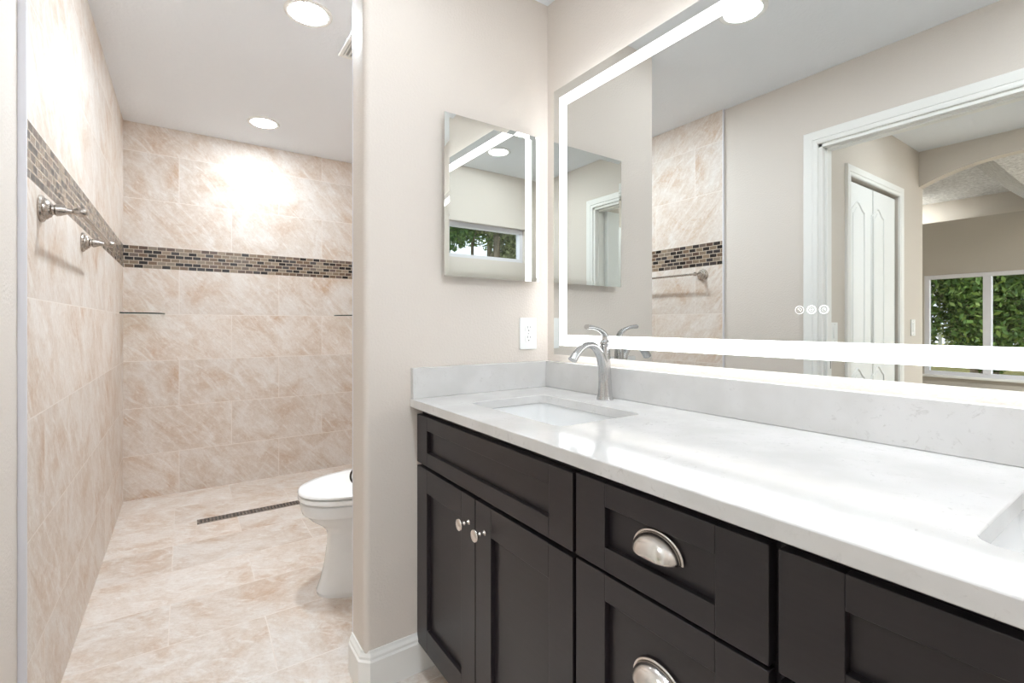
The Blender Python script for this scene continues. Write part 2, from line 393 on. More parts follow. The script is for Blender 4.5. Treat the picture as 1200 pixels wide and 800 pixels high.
# ------------------------------------------------------------------ room shell
def shell():
    # floor: vanity area, gentle slope, shower
    f = G()
    x0, x1 = -.445, XV+.05
    ys = [(YF-.05, FL), (1.62, FL), (1.97, 0), (YB+.05, 0)]
    for (a, za), (b2, zb) in zip(ys, ys[1:]):
        f.add([(x0, a, za), (x1, a, za), (x1, b2, zb), (x0, b2, zb), (x0, a, za-.12), (x1, a, za-.12), (x1, b2, zb-.12), (x0, b2, zb-.12)],
              [(0, 1, 2, 3), (7, 6, 5, 4), (0, 4, 5, 1), (1, 5, 6, 2), (2, 6, 7, 3), (3, 7, 4, 0)])
    struct(f.build('floor', M['tile_floor']), 'pale beige stone tile floor of bathroom and shower', 'floor')
    struct(G().box(-.445, YF-.1, H, XV+.1, YB+.1, H+.12).build('ceiling', M['ceil']), 'white textured bathroom ceiling', 'ceiling')
    # shower long wall (tile) + mosaic band
    wl = G().box(XL-.115, YT, -.06, XL, YB, 1.4993, 0).box(XL-.115, YT, 1.644, XL, YB, H, 1).build('wall_shower', [M['tile_left'], M['tile_left_up']])
    struct(wl, 'beige stone tiled long wall of the shower', 'wall')
    G().box(XL-.115, YT, 1.4993, XL, YB, 1.644).build('mosaic_band', M['mos_left'], wl)
    wb = G().box(XL-.115, YB, -.06, XV+.1, YB+.1, 1.4993, 0).box(XL-.115, YB, 1.644, XV+.1, YB+.1, H, 1).build('wall_back', [M['tile_back'], M['tile_back_up']])
    struct(wb, 'beige stone tiled end wall of the shower', 'wall')
    G().box(XL-.115, YB, 1.4993, XV+.1, YB+.1, 1.644).build('mosaic_band', M['mos_back'], wb)
    # drywall of the same side, with the doorway
    w_ = G()
    DY0, DY1, DZ = .205, 1.12, 2.067
    w_.box(XD-.11, YF-.1, -.17, XD, DY0, H).box(XD-.11, DY1, -.17, XD, YT, H).box(XD-.11, DY0, DZ, XD, DY1, H)
    struct(w_.build('wall_left', M['paint']), 'beige painted wall with the doorway', 'wall')
    struct(G().box(XD, YT-.006, FL, XL+.0015, YT, H).build('trim_1', M['alu'], bevel=.001), 'thin metal strip edging the shower tile', 'trim')
    # vanity wall, and its tiled run beyond the partition
    struct(G().box(XV, YF-.1, -.17, XV+.1, YP2, H).build('wall_right', M['paint']), 'beige painted wall behind the vanity mirror', 'wall')
    wa = G().box(XV-.012, YP2, -.06, XV+.1, YB, 1.4993, 0).box(XV-.012, YP2, 1.644, XV+.1, YB, H, 1).build('wall_alcove', [M['tile_left'], M['tile_left_up']])
    struct(wa, 'tiled wall behind the toilet', 'wall')
    G().box(XV-.012, YP2, 1.4993, XV+.1, YB, 1.644).build('mosaic_band', M['mos_left'], wa)
    # partition with rounded end
    r = .021; pts = [(XV+.02, YP), (XV+.02, YP2), (XE, YP2)]
    for k in range(9):
        a = R(180+90*k/8); pts.append((XE+r+r*math.cos(a), YP+r+r*math.sin(a)))
    struct(G().prism(pts, 'Z', -.16, H).build('wall_partition', M['paint'], smooth=40), 'beige painted partition between vanity and toilet', 'wall')
    struct(G().box(XE-.001, YP2-.003, .0, XE+.05, YP2+.0035, H).build('trim_2', M['alu']), 'thin metal strip on the partition edge', 'trim')
    # wall behind the camera with the transom window hole
    a0, a1, z0, z1 = -.155, 1.065, 1.685, 1.985
    wf = G().box(XD-.11, YF-.14, -.17, a0, YF, H).box(a1, YF-.14, -.17, XV+.1, YF, H).box(a0, YF-.14, -.17, a1, YF, z0).box(a0, YF-.14, z1, a1, YF, H)
    struct(wf.build('wall_front', M['paint']), 'beige wall with the narrow high window', 'wall')
    wt = thing('window_1', (.455, YF-.06, z0), 'narrow high window reflected in the small mirror', 'window', kind='structure')
    fr = G(); t = .036
    y0, y1 = YF-.1, YF-.045
    fr.box(a0, y0, z0, a0+t, y1, z1).box(a1-t, y0, z0, a1, y1, z1).box(a0+t, y0, z0, a1-t, y1, z0+t).box(a0+t, y0, z1-t, a1-t, y1, z1)
    fr.build('frame', M['vinyl'], wt, bevel=.003)
    G().box(a0+t, YF-.078, z0+t, a1-t, YF-.072, z1-t).build('pane', M['glass'], wt)
    # baseboards
    def bb(name, path, label):
        gg = G(); prof = [(0, 0), (.015, 0), (.015, .098), (.011, .104), (.011, .112), (.006, .122), (.004, .13), (0, .13)]
        n = len(path); nx = []
        rings = []
        for i, p in enumerate(path):
            p = Vector(p); dirs = []
            if i > 0: dirs.append((p-Vector(path[i-1])).normalized())
            if i < n-1: dirs.append((Vector(path[i+1])-p).normalized())
            ns = [Vector((d.y, -d.x)) for d in dirs]; nn = sum(ns, Vector((0, 0)))
            nn = nn.normalized(); nn = nn/ max(.3, nn.dot(ns[0]))
            rings.append([(p.x+nn.x*o, p.y+nn.y*o, FL+h) for o, h in prof])
        gg.loft(rings); struct(gg.build(name, M['white']), label, 'baseboard')
    c = .021*.6
    bb('baseboard_partition', [(XE, YP2+.0), (XE, YP+.021), (XE+.021, YP), (XV, YP)], 'white baseboard wrapping the partition end')
    bb('baseboard_left', [(XD, 1.19), (XD, YT-.008)], 'white baseboard beside the doorway')
shell()

# ------------------------------------------------------------------ bathroom doorway and hall
def casing(gg, pts, wd, out, nrm):
    """mitred casing along a path of inner-edge points (lists of 3D), wd = outward vectors per point, nrm = normal of wall"""
    prof = [(0, 0), (0, .010), (.004, .013), (.018, .014), (.022, .011), (.026, .015), (.056, .018), (.064, .018), (.068, .012), (.068, 0)]
    rings = []
    for p, ov in zip(pts, out):
        rings.append([Vector(p)+Vector(ov)*(a*wd/.068)+Vector(nrm)*h for a, h in prof])
    gg.loft(rings)
def hall():
    DY0, DY1, DZ = .205, 1.12, 2.067
    d = thing('door_1', (XD, .66, FL), 'white cased bathroom doorway reflected in the big mirror', 'doorway', kind='structure')
    gg = G()
    casing(gg, [(XD, DY1, FL), (XD, DY1, DZ), (XD, DY0, DZ), (XD, DY0, FL)], .068, [(0, 1, 0), (0, 1, 1), (0, -1, 1), (0, -1, 0)], (1, 0, 0))
    gg.build('casing', M['white'], d)
    gg = G()
    casing(gg, [(XD-.11, DY1, FL), (XD-.11, DY1, DZ), (XD-.11, DY0, DZ), (XD-.11, DY0, FL)], .068, [(0, 1, 0), (0, 1, 1), (0, -1, 1), (0, -1, 0)], (-1, 0, 0))
    gg.build('casing', M['white'], d)
    j = .018; gg = G()
    gg.box(XD-.11, DY1-j, FL, XD+.002, DY1, DZ).box(XD-.11, DY0, FL, XD+.002, DY0+j, DZ).box(XD-.11, DY0, DZ-j, XD+.002, DY1, DZ)
    gg.box(XD-.066, DY1-j-.011, FL, XD-.03, DY1-j, DZ-j).box(XD-.066, DY0+j, FL, XD-.03, DY0+j+.011, DZ-j).box(XD-.066, DY0+j, DZ-j-.011, XD-.03, DY1-j, DZ-j)
    gg.build('jamb', M['white'], d, bevel=.0015)
    sp = G().box(XD-.098, DY1-j-.0015, .90, XD-.072, DY1-j+.001, .965).build('strike_plate', M['bronze'], d)
    # leaf swung open into the hall
    lf = G().box(XD-.10-.86, DY0+j+.004, FL+.012, XD-.10, DY0+j+.039, DZ-j-.004).build('leaf', M['white_door'], d, bevel=.002)
    pn = G()
    for (xa, xb) in ((-.14, -.44), (-.54, -.84)):
        for (za, zb) in ((.15, .82), (.95, 1.88)):
            x0, x1 = XD-.1+xa, XD-.1+xb
            for q in ((x0, za, x0-.02, zb), (x1+.02, za, x1, zb), (x0, za, x1, za+.02), (x0, zb-.02, x1, zb)):
                pn.box(q[0], DY0+j+.036, q[1], q[2], DY0+j+.043, q[3])
            pn.box(x0-.045, DY0+j+.036, za+.045, x1+.045, DY0+j+.042, zb-.045)
    pn.build('panel_moulding', M['white_door'], lf, bevel=.003)
    G().lathe([(0, 0), (.026, 0), (.026, .006), (.011, .01), (.011, .035), (.024, .045), (.027, .055), (.02, .066), (0, .068)], (XD-.10-.79, DY0+j+.039, .93), (0, 1, 0), 24).build('door_knob', M['nickel'], lf, smooth=40)
    # hall shell
    XA, XA2, YC, YH = -2.21, -2.29, 1.2023, .15
    fx = thing('floor_hall', (0, 0, FL), kind='structure')
    G().box(-8.3, -3.1, FL-.1, XD-.11, 3.4, FL).build('floor_surface', M['plank'], fx)
    fx['label'] = 'floor of the hall and bedroom'; fx['category'] = 'floor'
    # closet wall with a door hole
    A0, A1, AZ = -.94, -1.768, 2.035
    wc = G().box(A0, YC, FL, XD-.11, YC+.1, H).box(XA2, YC, FL, A1, YC+.1, H).box(A1, YC, AZ, A0, YC+.1, H)
    struct(wc.build('wall_closet', M['paint_hall']), 'beige hall wall holding the white closet door', 'wall')
    struct(G().box(XA2, YH-.1, FL, XD-.11, YH, H).build('wall_hall', M['paint_hall']), 'beige hall wall beside the open door', 'wall')
    struct(G().box(XA2, YH-.1, H, XD-.11, YC+.1, H+.1).build('ceiling_hall', M['ceil']), 'flat white hall ceiling', 'ceiling')
    dd = thing('door_2', (-1.354, YC, FL), 'white closet door with arched panels seen in the big mirror', 'door', kind='structure')
    gg = G(); casing(gg, [(A0, YC, FL), (A0, YC, AZ), (A1, YC, AZ), (A1, YC, FL)], .062, [(1, 0, 0), (1, 0, 1), (-1, 0, 1), (-1, 0, 0)], (0, -1, 0))
    gg.build('casing', M['white'], dd)
    G().box(A1, YC+.06, FL, A0, YC+.1, AZ).build('gap_shade_sheet', M['dark'], dd)  # black sheet: shade of the gap around the leaf, put into colour
    L0, L1 = A0-.006, A1+.022
    lf = G().box(L1, YC+.012, FL+.015, L0, YC+.046, AZ-.02).build('leaf', M['white_door'], dd, bevel=.002)
    mid = (L0+L1)/2
    G().box(mid-.0015, YC+.009, FL+.015, mid+.0015, YC+.014, AZ-.02).build('centre_seam', M['housing'], lf)
    pn = G()
    for cxp in (2.3746-3.475, 2.3746-3.805):
        for (za, zb) in ((.12, .80), (.96, 1.846)):
            hw = .105
            def outline(hw, za, zb, hh):
                o = [(cxp-hw, za), (cxp+hw, za), (cxp+hw, zb)]
                for k in range(1, 16):
                    x = 1-2*k/16; o.append((cxp+hw*x, zb+hh*(.5+.5*math.cos(math.pi*x))**1.1))
                o.append((cxp-hw, zb)); return o
            o1 = outline(hw, za, zb, .055)
            path = [(x, YC+.0135, z) for x, z in o1]; path.append(path[0]); path.append(path[1])
            pn.tube(path, .0075, 8)
            pn.prism(outline(hw-.035, za+.035, zb-.02, .045), 'Y', YC+.0095, YC+.013)
    pn.build('panel_moulding', M['white_door'], lf, smooth=50)
    # arch wall
    gg = G(); y0, y1 = YH, YC; ym = (y0+y1)/2; half = (y1-y0)/2; zs, rise = 2.172, .12
    Rr = (half*half+rise*rise)/(2*rise); pts = []
    for k in range(25):
        y = y0+(y1-y0)*k/24; pts.append((y, zs+rise-Rr+math.sqrt(Rr*Rr-(y-ym)**2)))
    for (a, b2) in zip(pts, pts[1:]): gg.prism([a, b2, (b2[0], H+.1), (a[0], H+.1)], 'X', XA2, XA)
    struct(gg.build('wall_arch', M['paint_hall']), 'shallow beige arch at the end of the hall', 'wall')
    # the unseen fill light of the hall is added further down
    # bedroom
    XW, XU = -7.126, -7.83
    zl = 2.70
    wy0, wy1, wz0, wz1 = .25, 2.43, .36, 1.89
    gg = G().box(XW-.14, wy1, FL, XW, 3.4, zl).box(XW-.14, -3.1, FL, XW, wy0, zl).box(XW-.14, wy0, FL, XW, wy1, wz0).box(XW-.14, wy0, wz1, XW, wy1, zl)
    gg.box(XU, -3.1, zl-.1, XW-.14, 3.4, zl)
    struct(gg.build('wall_far', M['ledge']), 'bedroom wall with the wide window and a high ledge', 'wall')
    struct(G().box(XU-.1, -3.1, zl, XU, 3.4, 3.25).build('wall_upper', M['paint_hall']), 'upper bedroom wall set back above the ledge', 'wall')
    struct(G().box(XU-.1, 3.3, FL, XA2, 3.4, 3.25).build('wall_bedroom', M['ledge']), 'side wall of the bedroom', 'wall')
    struct(G().box(XU-.1, -3.2, FL, XA2, -3.1, 3.25).build('wall_bedroom_2', M['ledge']), 'other side wall of the bedroom', 'wall')
    struct(G().box(XA2, YC+.1, FL, XA, 3.4, 3.25).box(XA2, -3.1, FL, XA, YH-.1, 3.25).box(XA2, YH-.1, H+.1, XA, YC+.1, 3.25).build('wall_entry', M['ledge']), 'bedroom wall around the arch', 'wall')
    cp = [(-3.2, 2.5), (.97, 2.5), (1.6, 3.135), (3.4, 3.135), (3.4, 3.4), (-3.2, 3.4)]
    struct(G().prism(cp, 'X', XU-.1, XA).build('ceiling_bedroom', M['popcorn']), 'vaulted grey popcorn ceiling beyond the arch', 'ceiling')
    ww = thing('window_2', (XW, 1.34, wz0), 'wide white window onto green trees seen in the big mirror', 'window', kind='structure')
    fr = G(); t = .06; xa, xb = XW-.10, XW-.02
    fr.box(xa, wy0, wz0, xb, wy0+t, wz1).box(xa, wy1-t, wz0, xb, wy1, wz1).box(xa, wy0+t, wz0, xb, wy1-t, wz0+t).box(xa, wy0+t, wz1-t, xb, wy1-t, wz1)
    fr.build('frame', M['vinyl'], ww, bevel=.004)
    for ym_ in (1.725, .98):
        G().box(xa, ym_-.045, wz0+t, xb+.012, ym_+.045, wz1-t).build('mullion', M['vinyl'], ww, bevel=.004)
    G().box(XW-.064, wy0+t, wz0+t, XW-.058, wy1-t, wz1-t).build('pane', M['glass'], ww)
    G().box(XW-.02, wy0-.03, wz0-.03, XW+.045, wy1+.03, wz0+.004).build('sill', M['white'], ww, bevel=.004)
    def switch(x, z, label, cat):
        t_ = thing('light_switch', (x, YC, z), label, cat)
        wdt = .042 if cat == 'switch' else .036
        G().box(x-wdt, YC-.006, z-.06, x+wdt, YC, z+.06).build('cover_plate', M['plastic'], t_, bevel=.002)
        G().box(x-.017, YC-.010, z-.034, x+.017, YC-.005, z+.034).build('rocker', M['plastic'], t_, bevel=.002)
        for dz in (-.048, .048): G().lathe([(.0035, 0), (.003, .0012)], (x, YC-.006, z+dz), (0, -1, 0), 10).build('screw', M['housing'], t_)
    switch(2.3746-3.10, 1.085, 'white light switch on hall wall between doorway and closet door', 'switch')
    switch(2.3746-4.44, 1.11, 'slim white light switch on hall wall between closet door and arch', 'switch')
hall()

# ------------------------------------------------------------------ recessed lamps, then added fill lights
def lamp(x, y, label, z=H, k=1, mt='lamp'):
    t = thing('ceiling_light', (x, y, z), label, 'ceiling light', None)
    G().lathe([(r_*k, h_) for r_, h_ in ((.072, .0), (.074, -.004), (.088, -.006), (.094, -.003), (.095, 0))], (x, y, z), (0, 0, 1), 40).build('trim_ring', M['white'], t, smooth=50, fix=True)
    G().lathe([(r_*k, h_) for r_, h_ in ((0, -.009), (.05, -.0085), (.068, -.006), (.0725, -.001))], (x, y, z), (0, 0, 1), 40).build('diffuser', M[mt], t, smooth=60)
    return t
lamp(.43, 2.125, 'round recessed ceiling light nearest the air vent', mt='lamp_shower')
lamp(.425, 3.447, 'round recessed ceiling light over the shower floor near end wall', mt='lamp_end')
lamp(.46, 1.078, 'round ceiling light reflected at the top edge of the big mirror')
lamp(.4155, -.045, 'round ceiling light seen in the small wall mirror', mt='lamp_near')
lamp(-1.25, .62, 'unseen round fill light added in the hall ceiling beyond the doorway', mt='fill_hall')  # unseen fill, added to brighten the hall and reach through the doorway
lamp(-7.47, 2.9, 'unseen round fill light added in the popcorn ceiling above the bedroom ledge', 3.135, .5, 'fill_bed')  # unseen fill, added to brighten the upper wall behind the ledge
lamp(-5.4, -2.4, 'unseen round fill light added in the low part of the bedroom popcorn ceiling', 2.5, 2.2, 'fill_bed')  # unseen oversized fill, added to brighten the bedroom walls

# air vent
def vent():
    x0, x1, y0, y1 = .612, .872, 2.10, 2.36
    t = thing('air_vent', ((x0+x1)/2, (y0+y1)/2, H), 'white slatted exhaust vent on the ceiling beside the partition', 'vent')
    b_ = .018
    G().box(x0, y0, H-.012, x0+b_, y1, H).box(x1-b_, y0, H-.012, x1, y1, H).box(x0+b_, y0, H-.012, x1-b_, y0+b_, H).box(x0+b_, y1-b_, H-.012, x1-b_, y1, H).build('frame', M['white'], t, bevel=.003)
    G().box(x0+b_, y0+b_, H-.003, x1-b_, y1-b_, H-.001).build('backing', M['housing'], t)
    sl = G(); n = 12
    for i in range(n):
        x = x0+b_+(i+.5)*(x1-x0-2*b_)/n
        sl.prism([(x-.007, H-.011), (x-.004, H-.012), (x+.005, H-.004), (x+.002, H-.003)], 'Y', y0+b_, y1-b_)
    sl.build('slats', M['white'], t)
vent()

# ------------------------------------------------------------------ vanity
XC = .6553      # front plane of doors and drawers
def shaker(t, name, y0, y1, z0, z1, st, rl, label=None):
    """a recessed-panel front in the plane X = XC, facing -X"""
    x0, x1 = XC, XC+.020; gg = G()
    gg.box(x0, y0, z0, x1, y0+st, z1).box(x0, y1-st, z0, x1, y1, z1).box(x0, y0+st, z0, x1, y1-st, z0+rl).box(x0, y0+st, z1-rl, x1, y1-st, z1)
    o = gg.build(name, M['cab'], t, bevel=.0012)
    G().box(x0+.0135, y0+st-.004, z0+rl-.004, x1-.002, y1-st+.004, z1-rl+.004).build('panel', M['cab'], o)
    return o
def knob(parent, y, z):
    return G().lathe([(.0065, 0), (.0075, .002), (.0052, .006), (.0048, .012), (.0068, .014), (.0068, .017), (.005, .02), (.005, .025), (.0145, .029), (.0165, .032), (.0155, .0345), (.011, .0358), (0, .0362)],
        (XC, y, z), (-1, 0, 0), 28).build('knob', M['knob'], parent, smooth=35)
def cup_pull(parent, y, z):
    # half-dome cup, open downward, with an arched flange
    gg = G(); hw, hh, dp = .047, .036, .027; nu, nv = 22, 10; vs = []; fs = []
    for i in range(nu+1):
        a = math.pi*i/nu                       # along the arch, left to right
        for k in range(nv+1):
            e = (math.pi/2)*k/nv               # from flange to crown
            rr = math.cos(e)
            vs.append((XC+.009-.0015-dp*math.sin(e)**1.1, y+hw*math.cos(a)*(rr*.62+.38*math.cos(e*.5)), z-.016+hh*math.sin(a)*(rr)))
    for i in range(nu):
        for k in range(nv):
            p = i*(nv+1)+k; fs.append((p, p+nv+1, p+nv+2, p+1))
    # rows collapse at crown; lower lip joins outward
    gg.add(vs, fs)
    o = gg.build('cup_pull', M['knob'], parent, smooth=60)
    md = o.modifiers.new('thick', 'SOLIDIFY'); md.thickness = .0018; md.offset = 0
    path = [(XC+.0095, y+(hw+.003)*math.cos(R(180*i/28)), z-.016+(hh+.003)*math.sin(R(180*i/28))) for i in range(29)]
    G().tube(path, .0030, 10).build('flange', M['knob'], o, smooth=60)
    return o
def carcass(t, y0, y1):
    gg = G(); b_ = .018; xb = XV-.004; z0, z1 = .05, ZCB
    xf = XC+.021
    gg.box(xf, y0, z0, xb, y0+b_, z1).box(xf, y1-b_, z0, xb, y1, z1).box(xf, y0+b_, z0, xb, y1-b_, z0+b_).box(xb-.006, y0+b_, z0, xb, y1-b_, z1)
    gg.box(xf, y0+b_, z0+b_, xf+.02, y1-b_, z1-.001)
    gg.build('body', M['cab'], t)
    G().box(XC+.085, y0, FL, XC+.1, y1, .05).build('toe_kick', M['cab'], t)
def vanity():
    ya, yb_, yc, yd = 1.5195, .7239, .3262, -.472
    t = thing('sink_cabinet', (XC, (ya+yb_)/2, FL), 'dark espresso two-door sink cabinet against the partition', 'cabinet', 'vanity cabinets')
    carcass(t, yb_, ya)
    shaker(t, 'drawer_front', .7289, ya-.002, .666, .828, .078, .045)
    d = shaker(t, 'door', 1.1265, ya-.002, .0515, .654, .078, .076); knob(d, 1.158, .581)
    d = shaker(t, 'door', .7289, 1.1225, .0515, .654, .078, .076); knob(d, 1.074, .581)
    t = thing('drawer_cabinet', (XC, (yb_+yc)/2, FL), 'dark espresso drawer cabinet with cup pulls, in the middle of the vanity', 'cabinet', 'vanity cabinets')
    carcass(t, yc, yb_-.0005)
    for (z0, z1, zp, rl) in ((.666, .832, .7565, .045), (.393, .659, .531, .05), (.0515, .386, .22, .06)):
        d = shaker(t, 'drawer', .3325, .7189, z0, z1, .08, rl); cup_pull(d, .5245, zp)
    t = thing('sink_cabinet', (XC, (yc+yd)/2, FL), 'dark espresso sink cabinet nearest the camera, cut by the photo edge', 'cabinet', 'vanity cabinets')
    carcass(t, yd, yc-.0005)
    shaker(t, 'drawer_front', yd+.004, .3199, .666, .832, .078, .045)
    d = shaker(t, 'door', -.074, .3199, .0515, .654, .078, .076); knob(d, -.03, .581)
    d = shaker(t, 'door', yd+.004, -.078, .0515, .654, .078, .076); knob(d, -.12, .581)
    # worktop
    s1 = rrect(.907, 1.109, .150, .222, .028); s2 = rrect(.907, -.073, .150, .222, .028)
    y1 = YP; y0 = -.4728
    gg = slab_with_holes([(XF, y0), (XV, y0), (XV, y1), (XF, y1)], [s1, s2], ZCB, ZC)
    o = gg.build('countertop', M['quartz'], bevel=.0022, seg=2)
    tag(o, 'long white speckled quartz countertop over the dark cabinets', 'countertop')
    o = G().box(XS, y0, ZC, XV, YP, ZS).build('backsplash', M['quartz'], bevel=.0018); tag(o, 'long low white quartz backsplash below the lit mirror', 'backsplash')
    o = G().box(XF+.003, YS, ZC, XS-.0005, YP, ZS).build('side_splash', M['quartz'], bevel=.0018); tag(o, 'short white quartz side splash along the partition', 'backsplash')
    for cyk, lab in ((1.109, 'white undermount basin below the curved nickel faucet'), (-.073, 'white undermount basin cut by the photo edge')):
        t = thing('sink', (.907, cyk, ZCB-.15), lab, 'sink', 'undermount sinks')
        rings = []
        for (hx, hy, r, z) in ((.172, .244, .04, ZCB-.0005), (.155, .227, .032, ZCB-.0005), (.1545, .2265, .033, ZCB-.012), (.145, .215, .035, ZCB-.06), (.132, .2, .045, ZCB-.11), (.11, .175, .05, ZCB-.135), (.07, .12, .05, ZCB-.143), (.022, .022, .022, ZCB-.146)):
            rings.append([(x, y, z) for x, y in rrect(.907, cyk, hx, hy, r, 8)])
        ob = G().loft(rings, cap0=False).build('basin', M['china'], t, smooth=40)
        md = ob.modifiers.new('thick', 'SOLIDIFY'); md.thickness = .008; md.offset = -1
        G().lathe([(.021, 0), (.0225, .002), (.02, .004), (.012, .0045), (.012, .002), (0, .0025)], (.907, cyk, ZCB-.146), (0, 0, 1), 28).build('drain', M['nickel'], t, smooth=40)
vanity()

# faucet
def faucet(cyk):
    x, z = 1.153, ZC
    t = thing('faucet', (x, cyk, z), 'brushed nickel curved faucet with lever handle behind left basin'.replace('left basin', 'the full basin'), 'faucet')
    G().lathe([(.0, 0), (.0275, 0), (.028, .003), (.0265, .0055), (.0265, .0095), (.0255, .012), (0, .012)], (x, cyk, z), (0, 0, 1), 40).build('base_ring', M['nickel'], t, smooth=35)
    # body: tapering column
    n = 14; path = []; rad = []
    for i in range(n+1):
        u = i/n; path.append((x, cyk, z+.010+.168*u)); rad.append(.0252-.0092*u**.75)
    G().tube(path, rad, 28).build('body', M['nickel'], t, smooth=50)
    # spout: leaves the body, rises, arcs towards the user and ends in a flared mouth
    pts = [Vector(p) for p in ((x-.004, cyk, z+.055), (x-.009, cyk, z+.105), (x-.022, cyk, z+.148), (x-.045, cyk, z+.176), (x-.075, cyk, z+.184), (x-.103, cyk, z+.176), (x-.127, cyk, z+.158), (x-.145, cyk, z+.138))]
    def cr(ps, m_=6):
        out = []
        for i in range(len(ps)-1):
            p0, p1, p2, p3 = ps[max(i-1, 0)], ps[i], ps[i+1], ps[min(i+2, len(ps)-1)]
            for k in range(m_):
                u = k/m_; out.append(.5*((2*p1)+(p2-p0)*u+(2*p0-5*p1+4*p2-p3)*u*u+(3*p1-p0-3*p2+p3)*u**3))
        out.append(ps[-1]); return out
    path = cr(pts); n = len(path)
    rad = []
    for i in range(n):
        u = i/(n-1)
        rad.append((.0175-.0065*min(1, u*1.7)+.0025*max(0, u-.7)/.3, .0195-.0065*min(1, u*1.7)+.0035*max(0, u-.7)/.3))
    G().tube(path, rad, 24, up=(0, 0, 1)).build('spout', M['nickel'], t, smooth=50)
    # neck rings
    G().lathe([(.016, 0), (.0175, .002), (.0175, .005), (.016, .007), (.0185, .010), (.0185, .0155), (.015, .019), (.0125, .024), (.0, .025)], (x, cyk, z+.176), (0, 0, 1), 32).build('neck', M['nickel'], t, smooth=30)
    hp = cr([Vector(p) for p in ((x, cyk, z+.192), (x+.001, cyk, z+.207), (x-.006, cyk, z+.222), (x-.028, cyk, z+.234), (x-.056, cyk, z+.241), (x-.084, cyk, z+.243))])
    n = len(hp); rad = [(.0120-.0062*min(1, i/(n-1)*1.6)+.0022*max(0, i/(n-1)-.75)/.25, .0130-.003*min(1, i/(n-1)*1.6)+.002*max(0, i/(n-1)-.75)/.25) for i in range(n)]
    G().tube(hp, rad, 20, up=(-1, 0, 0)).build('handle', M['nickel'], t, smooth=55)
faucet(1.1225)

# ------------------------------------------------------------------ lit vanity mirror
def ring_rect(gg, x0, x1, yo0, yo1, zo0, zo1, w_, side=None):
    gg.box(x0, yo0, zo0, x1, yo0+w_, zo1).box(x0, yo1-w_, zo0, x1, yo1, zo1).box(x0, yo0+w_, zo0, x1, yo1-w_, zo0+w_).box(x0, yo0+w_, zo1-w_, x1, yo1-w_, zo1)
def big_mirror():
    y0, y1, z0, z1 = -.379, 1.4293, 1.0172, 2.0403
    t = thing('vanity_mirror', (XV, (y0+y1)/2, z0), 'wide frameless mirror with lit border above the vanity', 'mirror')
    G().box(XM, y0, z0, XM+.005, y1, z1).build('glass', M['mirror'], t)
    i_ = .028
    G().box(XM+.0055, y0+i_, z0+i_, XV, y1-i_, z1-i_).build('housing', M['housing'], t)
    gg = G(); e = .0035
    xa, xb = XM+.010, XV-.006
    gg.box(xa, y0+i_-e, z0+i_, xb, y0+i_, z1-i_).box(xa, y1-i_, z0+i_, xb, y1-i_+e, z1-i_).box(xa, y0+i_, z0+i_-e, xb, y1-i_, z0+i_).box(xa, y0+i_, z1-i_, xb, y1-i_, z1-i_+e)
    gg.build('rear_light', M['back'], t)
    gg = G(); ring_rect(gg, XM-.0006, XM, y0+.0345, y1-.0345, z0+.0352, z1-.0375, .0408)
    gg.build('light_strip', M['strip'], t)
    yc_ = (.531+.505+.4797)/3
    for k, (yk, mt) in enumerate(((.5312, 'icon_dim'), (.5052, 'icon'), (.4796, 'icon'))):
        r = .0098; th = .0019 if mt == 'icon' else .0012; zk = 1.1668
        gg = G(); seg = 36; vs = []; fs = []
        def disc_ring(ro, ri, a0=0, a1=360, n=36):
            vs = []; fs = []
            for i in range(n+1):
                a = R(a0+(a1-a0)*i/n)
                vs += [(XM-.0005, yk+ro*math.cos(a), zk+ro*math.sin(a)), (XM-.0005, yk+ri*math.cos(a), zk+ri*math.sin(a))]
            for i in range(n): fs.append((2*i, 2*i+1, 2*i+3, 2*i+2))
            gg.add(vs, fs)
        disc_ring(r, r-th)
        if k == 0:      # slash strokes inside a thin ring
            disc_ring(.0050, .0042, 20, 200); 
            gg.prism([(yk-.004, zk-.004), (yk-.003, zk-.0045), (yk+.004, zk+.0035), (yk+.003, zk+.004)], 'X', XM-.0006, XM-.0003)
        elif k == 1:    # round face with a bar
            disc_ring(.0042, .0037); gg.box(XM-.0006, yk-.0026, zk-.0004, XM-.0003, yk+.0026, zk+.0004)
        else:           # clock
            disc_ring(.0042, .0037); gg.box(XM-.0006, yk-.0004, zk-.0004, XM-.0003, yk+.0004, zk+.0030); gg.box(XM-.0006, yk-.0028, zk-.0004, XM-.0003, yk, zk+.0004)
        gg.build('touch_icon', M[mt], t, fix=False)
big_mirror()

def small_mirror():
    ysm = 1.4848; x0, x1, z0, z1 = .7434, 1.160, 1.3015, 1.8725
    t = thing('medicine_cabinet', ((x0+x1)/2, YP, z0), 'small frameless wall mirror on the partition above the power outlet', 'mirror cabinet')
    G().box(x0+.035, ysm+.006, z0+.03, x1-.03, YP, z1-.03).build('body', M['housing'], t)
    b_ = .018; d = .0018
    vs = [(x0, ysm+d, z0), (x1, ysm+d, z0), (x1, ysm+d, z1), (x0, ysm+d, z1), (x0+b_, ysm, z0+b_), (x1-b_, ysm, z0+b_), (x1-b_, ysm, z1-b_), (x0+b_, ysm, z1-b_),
          (x0, ysm+.006, z0), (x1, ysm+.006, z0), (x1, ysm+.006, z1), (x0, ysm+.006, z1)]
    fs = [(4, 5, 6, 7), (0, 1, 5, 4), (1, 2, 6, 5), (2, 3, 7, 6), (3, 0, 4, 7), (8, 9, 1, 0), (9, 10, 2, 1), (10, 11, 3, 2), (11, 8, 0, 3), (11, 10, 9, 8)]
    G().add(vs, fs).build('mirror_door', M['cabmirror'], t)
small_mirror()

